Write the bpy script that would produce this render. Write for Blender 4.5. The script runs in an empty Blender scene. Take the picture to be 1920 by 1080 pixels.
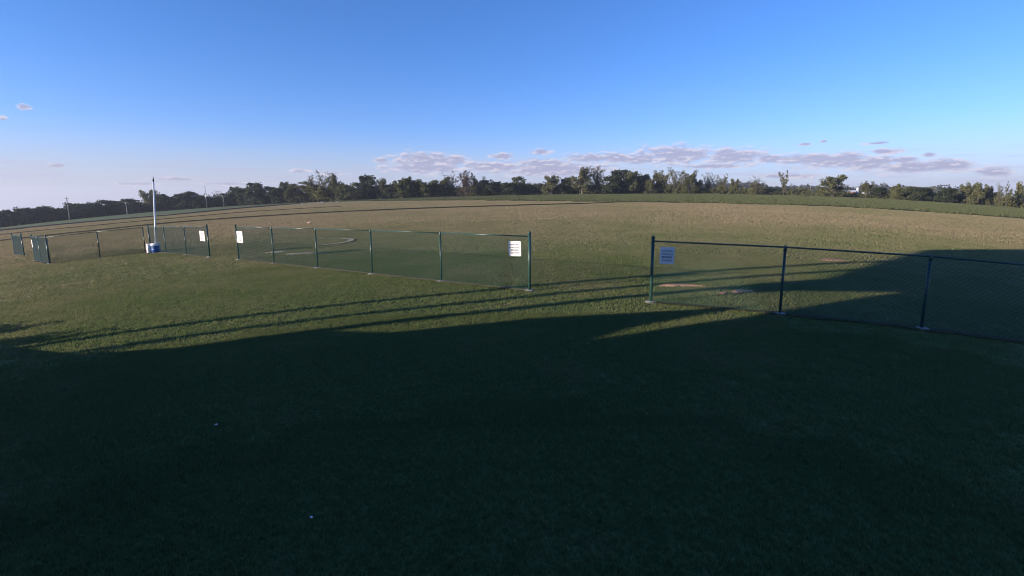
import bpy, bmesh, math, random
import numpy as np
from mathutils import Vector, Matrix, Euler

C = bpy.context.scene.collection
SC = bpy.context.scene
R = math.radians

# ---------------------------------------------------------------- camera
CAM_H = 3.0
PITCH = 9.926
cam = bpy.data.cameras.new('camera'); cam.sensor_width = 36.0; cam.lens = 18.0
cam.clip_start = 0.05; cam.clip_end = 20000
co = bpy.data.objects.new('camera', cam); C.objects.link(co)
co.location = (0, 0, CAM_H); co.rotation_euler = (R(90 - PITCH), 0, 0)
SC.camera = co
SC.view_settings.view_transform = 'Standard'
SC.view_settings.look = 'None'
SC.view_settings.gamma = 1.0
SC.view_settings.exposure = 1.0
SC.view_settings.use_curve_mapping = False
SC.cycles.use_denoising = True
SC.cycles.max_bounces = 5
SC.cycles.filter_width = 1.0

# ---------------------------------------------------------------- sun
SUN_AZ, SUN_EL = -112.0, 11.0        # degrees clockwise from +Y; behind the camera to the left
SUN_STRENGTH, SKY_STRENGTH = 4.2, 0.057
HAZE_DENSITY = 0.0002
sl = bpy.data.lights.new('sun', 'SUN'); sl.energy = SUN_STRENGTH; sl.angle = R(0.5); sl.color = (1.0, 0.86, 0.68)
so = bpy.data.objects.new('sun', sl); C.objects.link(so)
sd = Vector((math.sin(R(SUN_AZ)) * math.cos(R(SUN_EL)), math.cos(R(SUN_AZ)) * math.cos(R(SUN_EL)), math.sin(R(SUN_EL))))
so.rotation_euler = sd.to_track_quat('Z', 'Y').to_euler(); so.location = sd * 60

# ---------------------------------------------------------------- sky with clouds
world = bpy.data.worlds.new("World"); SC.world = world; world.use_nodes = True
nt = world.node_tree; N = nt.nodes; Lk = nt.links
bg = N['Background']; bg.inputs[1].default_value = SKY_STRENGTH
sky = N.new('ShaderNodeTexSky'); sky.sky_type = 'NISHITA'; sky.sun_disc = False
sky.sun_elevation = R(SUN_EL); sky.sun_rotation = R(SUN_AZ)
sky.air_density = 1.0; sky.dust_density = 0.4; sky.ozone_density = 3.0; sky.altitude = 200
def M(op, a, b=None, c=None, clamp=False, tree=None):
    t = tree or nt
    n = t.nodes.new('ShaderNodeMath'); n.operation = op; n.use_clamp = clamp
    for i, v in enumerate((a, b, c)):
        if v is None: continue
        if isinstance(v, (int, float)): n.inputs[i].default_value = v
        else: t.links.new(v, n.inputs[i])
    return n.outputs[0]
def MIX(f, a, b, mode='MIX', tree=None):
    t = tree or nt
    n = t.nodes.new('ShaderNodeMix'); n.data_type = 'RGBA'; n.blend_type = mode
    for k, v in ((0, f), (6, a), (7, b)):
        if isinstance(v, (int, float)): n.inputs[k].default_value = v
        elif isinstance(v, tuple): n.inputs[k].default_value = (*v, 1) if len(v) == 3 else v
        else: t.links.new(v, n.inputs[k])
    return n.outputs[2]
def MR(x, a, b, c, d, tree=None, smooth=True):
    t = tree or nt
    n = t.nodes.new('ShaderNodeMapRange'); n.interpolation_type = 'SMOOTHSTEP' if smooth else 'LINEAR'
    t.links.new(x, n.inputs[0])
    for i, v in enumerate((a, b, c, d)): n.inputs[i + 1].default_value = v
    return n.outputs[0]
tc = N.new('ShaderNodeTexCoord')
sep = N.new('ShaderNodeSeparateXYZ'); Lk.new(tc.outputs['Generated'], sep.inputs[0])
az = M('MULTIPLY', M('ARCTAN2', sep.outputs[0], sep.outputs[1]), 180 / math.pi)
el = M('MULTIPLY', M('ARCSINE', sep.outputs[2]), 180 / math.pi)
# air colour of this camera: clear blue sky going lavender at the horizon
SKY_HI, SKY_LO = (0.88, 1.37, 2.28), (1.36, 1.50, 2.5)
tint = MIX(MR(el, 0.0, 16.0, 0, 1), SKY_LO, SKY_HI)
tint = MIX(MR(el, 14.0, 38.0, 0, 1), tint, (0.62, 1.22, 2.02))
skyc = MIX(1.0, sky.outputs[0], tint, 'MULTIPLY')
comb = N.new('ShaderNodeCombineXYZ'); Lk.new(az, comb.inputs[0]); Lk.new(M('MULTIPLY', el, 3.2), comb.inputs[1])
def noise(vec, scale, detail=5, rough=0.6, tree=None, w=0.0):
    t = tree or nt
    n = t.nodes.new('ShaderNodeTexNoise'); n.inputs['Scale'].default_value = scale
    n.inputs['Detail'].default_value = detail; n.inputs['Roughness'].default_value = rough
    if vec is not None: t.links.new(vec, n.inputs['Vector'])
    return n.outputs[0]
n1 = noise(comb.outputs[0], 0.75, 8, 0.66)
n2 = noise(comb.outputs[0], 0.17, 4, 0.55)
comb2 = N.new('ShaderNodeCombineXYZ'); Lk.new(az, comb2.inputs[0]); Lk.new(el, comb2.inputs[1])
warp = N.new('ShaderNodeTexNoise'); warp.inputs['Scale'].default_value = 0.5; warp.inputs['Detail'].default_value = 3
Lk.new(comb.outputs[0], warp.inputs['Vector'])
CL = [(28.6,3.70,2.3,0.36),(13.6,4.05,2.2,0.40),(17.15,4.41,4.09,0.68),(22.78,4.15,3.04,0.61),(26.16,3.79,1.44,0.32),(31.51,3.46,3.25,0.51),(34.00,3.13,2.46,0.49),(37.84,2.67,3.54,0.42),(39.60,2.73,1.59,0.37),(42.54,2.07,1.04,0.35),(-9.21,4.11,3.61,0.53),(-6.65,4.03,1.77,0.41),(-2.04,3.38,3.58,0.42),(3.48,3.65,2.97,0.42),(8.64,4.23,2.92,0.35),(11.45,4.25,2.58,0.41),(4.65,3.08,6.52,0.54),(-9.23,3.22,4.07,0.47),(-1.16,4.50,1.19,0.24),(3.18,4.94,1.07,0.21),(28.96,5.04,0.55,0.10),(30.50,5.23,0.31,0.10),(34.61,4.83,0.89,0.10),(-13.94,3.93,0.79,0.17),(35.27,4.09,1.11,0.19),(38.27,3.63,0.51,0.16),(-42.34,7.07,0.40,0.16),(-43.69,6.13,0.26,0.13),(-40.85,2.68,0.61,0.14),(-22.13,2.76,0.92,0.14),(-19.09,2.55,1.60,0.11),(-27.97,1.37,2.79,0.11),(-35.56,1.27,1.58,0.10),(21.10,3.20,3.12,0.17),(27.91,2.13,2.80,0.16),(36.49,3.31,1.16,0.19),(-32.71,1.79,2.11,0.10)]
body = None; core = None
for (a0, e0, wa, we) in CL:
    s_ = N.new('ShaderNodeVectorMath'); s_.operation = 'SUBTRACT'; Lk.new(comb2.outputs[0], s_.inputs[0]); s_.inputs[1].default_value = (a0, e0, 0)
    m_ = N.new('ShaderNodeVectorMath'); m_.operation = 'MULTIPLY'; Lk.new(s_.outputs[0], m_.inputs[0]); m_.inputs[1].default_value = (1 / (wa * 1.28), 1 / (we * 1.65), 0)
    l_ = N.new('ShaderNodeVectorMath'); l_.operation = 'LENGTH'; Lk.new(m_.outputs[0], l_.inputs[0])
    body = l_.outputs['Value'] if body is None else M('MINIMUM', body, l_.outputs['Value'])
nn = M('MULTIPLY', M('SUBTRACT', n1, 0.5), 2.7)
dist = M('ADD', body, nn)
cmask = MR(dist, 1.15, 0.45, 0, 1)
# thin generic streaks of cloud low all round the horizon
low = M('MULTIPLY', MR(el, 5.2, 2.2, 0, 1), MR(el, -0.5, 0.8, 0.0, 1))
comb3 = N.new('ShaderNodeCombineXYZ'); Lk.new(M('MULTIPLY', az, 0.22), comb3.inputs[0]); Lk.new(M('MULTIPLY', el, 2.6), comb3.inputs[1])
n3 = noise(comb3.outputs[0], 0.9, 6, 0.6)
veil = M('MULTIPLY', low, MR(n3, 0.46, 0.68, 0, 1))
CLOUD_BASE, CLOUD_TOP, VEIL = (3.8, 3.75, 5.3), (7.2, 6.6, 7.4), (4.9, 4.7, 6.3)
HAZE = (5.3, 5.3, 6.7)
skyc = MIX(M('MULTIPLY', MR(el, 7.5, -1.0, 0, 1), 0.75), skyc, HAZE)
skyc = MIX(M('MULTIPLY', veil, 0.5), skyc, VEIL)
combs = N.new('ShaderNodeCombineXYZ'); Lk.new(M('ADD', az, -0.15), combs.inputs[0]); Lk.new(M('MULTIPLY', M('ADD', el, 0.22), 3.2), combs.inputs[1])
n1s = noise(combs.outputs[0], 0.75, 8, 0.66)          # lit from above: where the cloud thins upwards it is bright
ccol = MIX(MR(M('ADD', M('MULTIPLY', M('SUBTRACT', n1, n1s), -3.6), M('MULTIPLY', MR(dist, 0.1, 1.0, 0, 1), 0.55)), 0.05, 0.75, 0, 1), CLOUD_BASE, CLOUD_TOP)
skyc = MIX(M('MULTIPLY', cmask, 0.85), skyc, ccol)
Lk.new(skyc, bg.inputs[0])

# ---------------------------------------------------------------- helpers
def link(o, parent=None):
    C.objects.link(o)
    if parent is not None: o.parent = parent
    return o
def obj(name, bm, m, parent=None, smooth=False):
    me = bpy.data.meshes.new(name); bm.to_mesh(me); bm.free()
    if m is not None: me.materials.append(m)
    if smooth:
        me.polygons.foreach_set('use_smooth', [True] * len(me.polygons))
    return link(bpy.data.objects.new(name, me), parent)
def tag(o, label, cat, group=None, kind=None):
    if label: o['label'] = label
    if cat: o['category'] = cat
    if group: o['group'] = group
    if kind: o['kind'] = kind
    return o
def empty(name, loc, rz=0):
    o = bpy.data.objects.new(name, None); o.location = loc; o.rotation_euler = (0, 0, rz); o.empty_display_size = 0.2
    return link(o)
def part(name, me, parent, mat4=None):
    o = bpy.data.objects.new(name, me); link(o, parent)
    if mat4 is not None: o.matrix_local = mat4
    return o
def box(bm, cx, cy, cz, sx, sy, sz, rot=None, bevel=0):
    r = bmesh.ops.create_cube(bm, size=1.0)
    vs = r['verts']
    mt = Matrix.Translation((cx, cy, cz)) @ (rot.to_4x4() if rot else Matrix.Identity(4)) @ Matrix.Diagonal((sx, sy, sz, 1))
    bmesh.ops.transform(bm, matrix=mt, verts=vs)
    if bevel:
        es = list({e for v in vs for e in v.link_edges})
        bmesh.ops.bevel(bm, geom=es, offset=bevel, segments=2, affect='EDGES', profile=0.5)
def tube(bm, p0, p1, r0, r1=None, seg=8, caps=True):
    p0 = Vector(p0); p1 = Vector(p1); r1 = r0 if r1 is None else r1
    d = (p1 - p0)
    if d.length < 1e-6: return
    q = d.normalized().to_track_quat('Z', 'Y')
    ring = []
    for p, r in ((p0, r0), (p1, r1)):
        ring.append([bm.verts.new(p + q @ Vector((math.cos(t) * r, math.sin(t) * r, 0))) for t in (2 * math.pi * k / seg for k in range(seg))])
    for k in range(seg):
        bm.faces.new((ring[0][k], ring[0][(k + 1) % seg], ring[1][(k + 1) % seg], ring[1][k]))
    if caps:
        bm.faces.new(ring[1]); bm.faces.new(ring[0][::-1])
def lathe(bm, prof, seg=16, off=(0, 0, 0)):
    rings = []
    for (r, z) in prof:
        rings.append([bm.verts.new((off[0] + r * math.cos(2 * math.pi * k / seg), off[1] + r * math.sin(2 * math.pi * k / seg), off[2] + z)) for k in range(seg)])
    for a, b in zip(rings, rings[1:]):
        for k in range(seg):
            bm.faces.new((a[k], a[(k + 1) % seg], b[(k + 1) % seg], b[k]))
    bm.faces.new(rings[0][::-1]); bm.faces.new(rings[-1])

# ---------------------------------------------------------------- the lie of the land
POLY = (0.02852809, 0.00412871, 0.03698627, -0.02092613, -0.01658796)
def slope_np(a):
    ac = np.clip(a, -.86, .86)
    s = np.polyval(POLY, ac)
    f = np.clip((np.abs(a) - 1.0) / 1.6, 0, 1); f = f * f * (3 - 2 * f)
    return s * (1 - f)
def terr_np(x, y):
    r = np.hypot(x, y); a = np.arctan2(x, y)
    z = -slope_np(a) * (r - 3 * (1 - np.exp(-r / 3)))
    z = z + 0.003 * np.sin(x * 0.9 + 1.3 * np.sin(y * 0.37)) * np.clip(r / 10, 0, 1)
    return z
def terr(x, y): return float(terr_np(np.array([x]), np.array([y]))[0])
def tnormal(x, y):
    e = 0.5
    return Vector((-(terr(x + e, y) - terr(x - e, y)) / (2 * e), -(terr(x, y + e) - terr(x, y - e)) / (2 * e), 1)).normalized()

# ---------------------------------------------------------------- materials
def newmat(name):
    m = bpy.data.materials.new(name); m.use_nodes = True
    t = m.node_tree; p = t.nodes['Principled BSDF']
    return m, t, p
def simple(name, col, rough=0.6, metal=0.0, var=0.15, scale=6.0, bump=0.0, spec=0.4):
    m, t, p = newmat(name)
    g = t.nodes.new('ShaderNodeTexCoord')
    n = noise(g.outputs['Object'], scale, 5, 0.6, t)
    lo = tuple(c * (1 - var) for c in col); hi = tuple(min(1, c * (1 + var)) for c in col)
    t.links.new(MIX(n, lo, hi, tree=t), p.inputs['Base Color'])
    p.inputs['Roughness'].default_value = rough; p.inputs['Metallic'].default_value = metal
    p.inputs['Specular IOR Level'].default_value = spec
    if bump:
        b = t.nodes.new('ShaderNodeBump'); b.inputs['Strength'].default_value = bump; b.inputs['Distance'].default_value = 0.01
        t.links.new(n, b.inputs['Height']); t.links.new(b.outputs[0], p.inputs['Normal'])
    return m
def grass_colour(t):
    """lawn and field colour laid out in world space: greener near the fence, dry and brown in patches out in the field"""
    g = t.nodes.new('ShaderNodeNewGeometry'); pos = g.outputs['Position']
    sp = t.nodes.new('ShaderNodeSeparateXYZ'); t.links.new(pos, sp.inputs[0])
    rr = M('SQRT', M('ADD', M('MULTIPLY', sp.outputs[0], sp.outputs[0], tree=t), M('MULTIPLY', sp.outputs[1], sp.outputs[1], tree=t), tree=t), tree=t)
    a = noise(pos, 0.045, 4, 0.6, t); b = noise(pos, 0.35, 4, 0.65, t); c = noise(pos, 2.2, 3, 0.6, t)
    fine = noise(pos, 14.0, 2, 0.6, t)
    dry = M('ADD', M('MULTIPLY', M('SUBTRACT', a, 0.5, tree=t), 1.5, tree=t), M('MULTIPLY', M('SUBTRACT', b, 0.5, tree=t), 0.7, tree=t), tree=t)
    dry = M('ADD', dry, M('MULTIPLY', M('SUBTRACT', c, 0.5, tree=t), 0.6, tree=t), tree=t)
    dry = M('ADD', dry, MR(rr, 12, 60, 0.06, 0.78, t), clamp=True, tree=t)
    green = MIX(b, GRASS_A, GRASS_B, tree=t)
    col = MIX(dry, green, MIX(c, DRY_A, DRY_B, tree=t), tree=t)
    col = MIX(1.0, col, MIX(fine, (0.75, 0.76, 0.76), (1.22, 1.2, 1.18), tree=t), 'MULTIPLY', t)
    return col, c, fine, pos
GRASS_A, GRASS_B = (0.118, 0.160, 0.058), (0.180, 0.204, 0.078)
DRY_A, DRY_B = (0.30, 0.235, 0.14), (0.38, 0.30, 0.19)
def make_ground_mat():
    m, t, p = newmat('grass_turf')
    col, c, fine, pos = grass_colour(t)
    t.links.new(col, p.inputs['Base Color'])
    p.inputs['Roughness'].default_value = 0.95; p.inputs['Specular IOR Level'].default_value = 0.1
    v = t.nodes.new('ShaderNodeTexVoronoi'); v.inputs['Scale'].default_value = 3.5; t.links.new(pos, v.inputs['Vector'])
    hh = M('ADD', M('MULTIPLY', v.outputs[0], 0.5, tree=t), fine, tree=t)
    b = t.nodes.new('ShaderNodeBump'); b.inputs['Strength'].default_value = 1.0; b.inputs['Distance'].default_value = 0.07
    t.links.new(hh, b.inputs['Height']); t.links.new(b.outputs[0], p.inputs['Normal'])
    return m
def make_blade_mat():
    m, t, p = newmat('grass_blades')
    col, c, fine, pos = grass_colour(t)
    t.links.new(col, p.inputs['Base Color']); p.inputs['Roughness'].default_value = 0.6; p.inputs['Specular IOR Level'].default_value = 0.2
    tr = t.nodes.new('ShaderNodeBsdfTranslucent'); t.links.new(col, tr.inputs[0])
    mx = t.nodes.new('ShaderNodeMixShader'); mx.inputs[0].default_value = 0.38
    t.links.new(p.outputs[0], mx.inputs[1]); t.links.new(tr.outputs[0], mx.inputs[2])
    t.links.new(mx.outputs[0], t.nodes['Material Output'].inputs[0])
    return m
def zone_mat(name, c0, c1, scale=0.3, bump=0.08, stretch=None):
    m, t, p = newmat(name)
    g = t.nodes.new('ShaderNodeNewGeometry'); pos = g.outputs['Position']
    n = noise(pos, scale, 5, 0.65, t); f = noise(pos, scale * 12, 3, 0.6, t)
    t.links.new(MIX(M('ADD', M('MULTIPLY', n, 0.6, tree=t), M('MULTIPLY', f, 0.4, tree=t), tree=t), c0, c1, tree=t), p.inputs['Base Color'])
    p.inputs['Roughness'].default_value = 0.95; p.inputs['Specular IOR Level'].default_value = 0.1
    b = t.nodes.new('ShaderNodeBump'); b.inputs['Strength'].default_value = 1.0; b.inputs['Distance'].default_value = bump
    t.links.new(f, b.inputs['Height']); t.links.new(b.outputs[0], p.inputs['Normal'])
    return m
def leaf_mat(name, c0, c1):
    m, t, p = newmat(name)
    g = t.nodes.new('ShaderNodeNewGeometry'); oi = t.nodes.new('ShaderNodeObjectInfo')
    n = noise(g.outputs['Position'], 0.45, 4, 0.7, t)
    k = M('ADD', M('MULTIPLY', n, 1.1, tree=t), M('MULTIPLY', M('SUBTRACT', oi.outputs['Random'], 0.6, tree=t), 0.6, tree=t), clamp=True, tree=t)
    col = MIX(k, c0, c1, tree=t)
    t.links.new(col, p.inputs['Base Color']); p.inputs['Roughness'].default_value = 0.7; p.inputs['Specular IOR Level'].default_value = 0.15
    tr = t.nodes.new('ShaderNodeBsdfTranslucent'); t.links.new(col, tr.inputs[0])
    mx = t.nodes.new('ShaderNodeMixShader'); mx.inputs[0].default_value = 0.2
    t.links.new(p.outputs[0], mx.inputs[1]); t.links.new(tr.outputs[0], mx.inputs[2])
    t.links.new(mx.outputs[0], t.nodes['Material Output'].inputs[0])
    return m
MAT = {
 'ground': make_ground_mat(), 'blade': make_blade_mat(),
 'crop': zone_mat('young_crop', (0.075, 0.085, 0.04), (0.12, 0.125, 0.06), 0.25, 0.5),
 'verge': zone_mat('verge_grass', (0.09, 0.12, 0.055), (0.15, 0.17, 0.085), 0.1, 0.5),
 'dark_edge': zone_mat('dark_edge_ground', (0.014, 0.011, 0.009), (0.032, 0.024, 0.018), 0.4, 0.1),
 'rough': zone_mat('dark_strip_ground', (0.035, 0.032, 0.016), (0.07, 0.058, 0.03), 0.4, 0.15),
 'straw': zone_mat('pale_stubble', (0.30, 0.23, 0.14), (0.40, 0.31, 0.19), 0.4, 0.4),
 'bare': zone_mat('bare_soil', (0.36, 0.19, 0.12), (0.52, 0.31, 0.21), 1.2, 0.05),
 'sand': zone_mat('pale_sand', (0.36, 0.31, 0.22), (0.50, 0.43, 0.32), 1.2, 0.05),
 'dead': zone_mat('dead_grass', (0.12, 0.11, 0.055), (0.24, 0.19, 0.11), 2.0, 0.03),
 'leaf_dark': leaf_mat('dark_leaves', (0.030, 0.042, 0.024), (0.075, 0.090, 0.045)),
 'leaf_olive_sunlit': leaf_mat('sunlit_olive_leaves', (0.062, 0.072, 0.034), (0.14, 0.145, 0.068)),  # olive copy of the dark leaves with sunlight put into the colour
 'crop_leaf': simple('crop_leaf', (0.088, 0.100, 0.046), 0.7, var=0.4, scale=0.05, spec=0.15),
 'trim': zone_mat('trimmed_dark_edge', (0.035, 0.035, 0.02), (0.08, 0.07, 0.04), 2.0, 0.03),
 'leaf_mid': leaf_mat('green_leaves', (0.080, 0.085, 0.038), (0.18, 0.175, 0.08)),
 'leaf_light': leaf_mat('olive_leaves', (0.08, 0.09, 0.03), (0.19, 0.19, 0.08)),
 'leaf_rust': leaf_mat('reddish_leaves', (0.09, 0.06, 0.04), (0.19, 0.13, 0.085)),
 'bark': simple('tree_bark', (0.10, 0.085, 0.065), 0.9, var=0.35, scale=0.8),
 'vinyl': simple('green_vinyl_coating', (0.022, 0.065, 0.056), 0.35, var=0.1, spec=0.5),
 'wire': simple('green_coated_wire', (0.018, 0.060, 0.050), 0.4, var=0.1, spec=0.4),
 'concrete': simple('grey_concrete', (0.26, 0.25, 0.23), 0.9, var=0.25, scale=14, bump=0.4),
 'signwhite': simple('white_sign_face', (0.82, 0.80, 0.80), 0.45, var=0.03),
 'ink': simple('dark_blue_ink', (0.02, 0.025, 0.09), 0.5, var=0.05),
 'redink': simple('faded_red_ink', (0.42, 0.07, 0.10), 0.5, var=0.05),
 'bolt': simple('galvanised_bolt', (0.35, 0.35, 0.36), 0.4, metal=0.8, var=0.1),
 'polewhite': simple('white_pole_paint', (0.80, 0.79, 0.77), 0.4, var=0.05, scale=3),
 'dark': simple('dark_metal', (0.03, 0.035, 0.045), 0.5, var=0.1),
 'blue': simple('blue_plastic', (0.03, 0.09, 0.28), 0.4, var=0.1, scale=3),
 'white_plastic': simple('white_plastic', (0.75, 0.75, 0.75), 0.45, var=0.05),
 'darkred': simple('dark_red_paint', (0.16, 0.02, 0.03), 0.5, var=0.1),
 'wood': simple('weathered_pole_wood', (0.26, 0.23, 0.19), 0.9, var=0.25, scale=2),
 'carwhite': simple('white_car_paint', (0.75, 0.76, 0.78), 0.25, var=0.03, spec=0.6),
 'glass': simple('dark_glass', (0.02, 0.025, 0.03), 0.1, var=0.05, spec=0.8),
 'rubber': simple('black_rubber', (0.02, 0.02, 0.02), 0.8, var=0.1),
 'barnred': simple('faded_red_boards', (0.22, 0.09, 0.07), 0.85, var=0.25, scale=1.5),
 'roofwhite': simple('white_metal_roof', (0.5, 0.51, 0.53), 0.4, var=0.08, scale=1),
 'siding': simple('tan_siding', (0.40, 0.36, 0.30), 0.8, var=0.1, scale=2),
 'shingle': simple('dark_shingles', (0.07, 0.07, 0.075), 0.9, var=0.2, scale=4),
 'stone': simple('pale_stone', (0.30, 0.29, 0.26), 0.9, var=0.2, scale=3, bump=0.4),
 'distant': leaf_mat('distant_woods_leaves', (0.045, 0.05, 0.045), (0.085, 0.09, 0.07)),
}

# ---------------------------------------------------------------- ground sheet
def build_ground():
    rr = [0.0] + list(np.geomspace(0.6, 2500, 180)); na = 240
    aa = np.linspace(-math.pi, math.pi, na, endpoint=False)
    rs = np.array(rr[1:])
    A, RS = np.meshgrid(aa, rs)
    X = RS * np.sin(A); Y = RS * np.cos(A)
    rc = RS
    Z = terr_np(rc * np.sin(A), rc * np.cos(A)) - 0.012
    V = [(0, 0, terr(0, 0))] + list(zip(X.ravel(), Y.ravel(), Z.ravel()))
    F = [(0, 1 + (k + 1) % na, 1 + k) for k in range(na)]
    for i in range(len(rs) - 1):
        b0 = 1 + i * na; b1 = b0 + na
        for k in range(na):
            k2 = (k + 1) % na
            F.append((b0 + k, b0 + k2, b1 + k2, b1 + k))
    me = bpy.data.meshes.new('ground'); me.from_pydata(V, [], F); me.materials.append(MAT['ground'])
    me.polygons.foreach_set('use_smooth', [True] * len(me.polygons))
    bm = bmesh.new(); bm.from_mesh(me); bmesh.ops.recalc_face_normals(bm, faces=bm.faces)
    if sum(f.normal.z for f in bm.faces) < 0: bmesh.ops.reverse_faces(bm, faces=bm.faces)
    bm.to_mesh(me); bm.free()
    o = link(bpy.data.objects.new('ground', me)); o['kind'] = 'structure'
build_ground()

def resample(P, n):
    P = np.array(P, float); d = np.r_[0, np.cumsum(np.hypot(*np.diff(P, axis=0).T))]
    t = np.linspace(0, d[-1], n)
    return np.stack([np.interp(t, d, P[:, 0]), np.interp(t, d, P[:, 1])], 1)
def ribbon(name, near, far, mat, lift, n=60, m=6, ragged=0.0, seed=1, kind='structure'):
    """sheet of ground between two boundary lines, laid on the terrain"""
    rg = np.random.RandomState(seed)
    a = resample(near, n); b = resample(far, n)
    if ragged:
        dv = b - a; L = np.hypot(*dv.T)[:, None]; dv = dv / L
        sm = np.convolve(rg.randn(n + 8), np.ones(3) / 3, 'same')[:n, None]; sm2 = np.convolve(rg.randn(n + 8), np.ones(3) / 3, 'same')[:n, None]
        a = a - dv * ragged * (sm + 0.1); b = b + dv * ragged * (sm2 + 0.1)
    V = []; F = []
    for j in range(m + 1):
        t = j / m; q = a * (1 - t) + b * t
        z = terr_np(q[:, 0], q[:, 1]) + lift
        V += list(zip(q[:, 0], q[:, 1], z))
    for j in range(m):
        for i in range(n - 1):
            F.append((j * n + i, j * n + i + 1, (j + 1) * n + i + 1, (j + 1) * n + i))
    me = bpy.data.meshes.new(name); me.from_pydata(V, [], F); me.materials.append(mat)
    bm = bmesh.new(); bm.from_mesh(me)
    if sum(f.normal.z for f in bm.faces) < 0: bmesh.ops.reverse_faces(bm, faces=bm.faces)
    bm.to_mesh(me); bm.free()
    o = link(bpy.data.objects.new(name, me)); o['kind'] = kind
    return o
def pol(a, r): return (r * math.sin(R(a)), r * math.cos(R(a)))
# crop field beyond the mown field, up to the trees
crop_near = [(-95.0, 262.0), (-66, 232), (-41.5, 192.4), (-25.7, 178.5), (5.6, 135.9), (25.2, 111.7), (45.4, 100.4), (58.6, 94.8), (66.4, 87.1), (81.3, 81.9), (110, 84), (150, 90)]
crop_far = [pol(a, 262) for a in (-20, -10, 0, 10, 20, 30, 38, 44, 50, 58)]
ribbon('crop_field', crop_near, crop_far, MAT['crop'], 0.12, 160, 30, 1.2, 2)
ribbon('stubble_strip', [(-41.5, 188), (-20, 165), (8, 128), (28, 106.5), (47, 97.5), (60, 91.5), (70, 83), (84, 79), (108, 82)],
       [(-41.5, 192.4), (-20, 171), (9, 132.5), (28, 110.5), (47.5, 100), (60.5, 93.8), (70, 85.5), (84, 81.3), (108, 84)], MAT['straw'], 0.05, 160, 3, 0.8, 3)
# left: verge of green grass in front of the woods, dark strip along the field edge, thin dark strips
ribbon('grass_verge', [(-250, 232), (-178.6, 179.4), (-148.5, 166.9), (-135.3, 163.5), (-119.4, 160.5), (-106.0, 160.0), (-108.4, 188.0), (-108.3, 219.3), (-99.7, 242.6)],
       [(-330, 330), (-262, 275), (-240, 262), (-222, 268), (-210, 280), (-192, 300), (-168, 305), (-140, 296), (-104, 268)], MAT['verge'], 0.1, 120, 24, 0, 4)
edgeN = [(-225, 205), (-158.8, 159.5), (-133.2, 149.6), (-121.6, 146.9), (-108.6, 146.0), (-96.7, 147.4), (-96.2, 166.7), (-96.2, 194.8), (-93.6, 227.7)]
edgeF = [(-250, 230), (-178.6, 179.4), (-148.5, 166.9), (-135.3, 163.5), (-119.4, 160.5), (-106.0, 160.0), (-108.4, 188.0), (-108.3, 219.3), (-99.7, 242.6)]
ribbon('dark_edge_strip', edgeN, edgeF, MAT['dark_edge'], 0.15, 140, 5, 0.5, 5)  # very dark strip along the far field edge
def off(P, k): return [(x * k, y * k) for x, y in P]
ribbon('stubble_strip', off(edgeN, 0.88), off(edgeN, 0.995), MAT['straw'], 0.03, 120, 5, 0.5, 6)
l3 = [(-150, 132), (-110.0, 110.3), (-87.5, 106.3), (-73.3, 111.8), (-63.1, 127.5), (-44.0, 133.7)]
ribbon('dark_field_strip', l3, off(l3, 1.035), MAT['rough'], 0.13, 120, 3, 0.4, 7)  # thin strip darker than the field around it
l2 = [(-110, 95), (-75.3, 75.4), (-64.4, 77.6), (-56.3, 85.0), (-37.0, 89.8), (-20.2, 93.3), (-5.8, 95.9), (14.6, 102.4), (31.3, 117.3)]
ribbon('dark_field_strip', l2, off(l2, 1.045), MAT['rough'], 0.13, 160, 4, 0.5, 8)
ribbon('stubble_strip', off(l2, 1.055), off(l2, 1.10), MAT['straw'], 0.03, 160, 3, 0.8, 9)

# small bare patches of ground
def patch(name, cx, cy, a, b, rot, mat, seed, lift=0.05, arc=None):
    rg = np.random.RandomState(seed); n = 40; rings = 4
    ph = rg.rand(6) * 6.28
    V = []; F = []
    V.append((cx, cy, terr(cx, cy) + lift))
    for j in range(1, rings + 1):
        for k in range(n):
            t = 2 * math.pi * k / n
            rad = 1 + 0.22 * math.sin(3 * t + ph[0]) + 0.15 * math.sin(5 * t + ph[1]) + 0.12 * math.sin(9 * t + ph[2]) + 0.1 * math.sin(14 * t + ph[3])
            x = a * rad * math.cos(t) * j / rings; y = b * rad * math.sin(t) * j / rings
            X = cx + x * math.cos(rot) - y * math.sin(rot); Y = cy + x * math.sin(rot) + y * math.cos(rot)
            V.append((X, Y, terr(X, Y) + lift * (1 - 0.8 * (j == rings))))
    for k in range(n): F.append((0, 1 + k, 1 + (k + 1) % n))
    for j in range(rings - 1):
        for k in range(n):
            F.append((1 + j * n + k, 1 + (j + 1) * n + k, 1 + (j + 1) * n + (k + 1) % n, 1 + j * n + (k + 1) % n))
    me = bpy.data.meshes.new(name); me.from_pydata(V, [], F); me.materials.append(mat)
    o = link(bpy.data.objects.new(name, me)); o['kind'] = 'structure'
    return o
patch('bare_soil_patch', 5.3, 16.0, 0.62, 0.17, 0.0, MAT['bare'], 1)
patch('bare_soil_patch', 6.9, 15.1, 0.36, 0.20, 0.2, MAT['bare'], 2)
patch('bare_soil_patch', 6.2, 14.8, 0.22, 0.07, 0.6, MAT['bare'], 8)
patch('bare_soil_patch', 14.1, 22.4, 0.55, 0.28, 0.1, MAT['bare'], 3)
patch('sand_patch', -13.3, 28.8, 0.55, 0.3, 0.1, MAT['sand'], 4)
patch('sand_patch', -11.2, 27.4, 0.9, 0.24, 0.1, MAT['sand'], 5)
arc = [(-14.0, 36.05), (-13.6, 36.1), (-13.0, 36.1), (-11.9, 35.6), (-11.0, 34.6), (-10.75, 33.3), (-11.0, 32.3), (-11.7, 31.6)]
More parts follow.
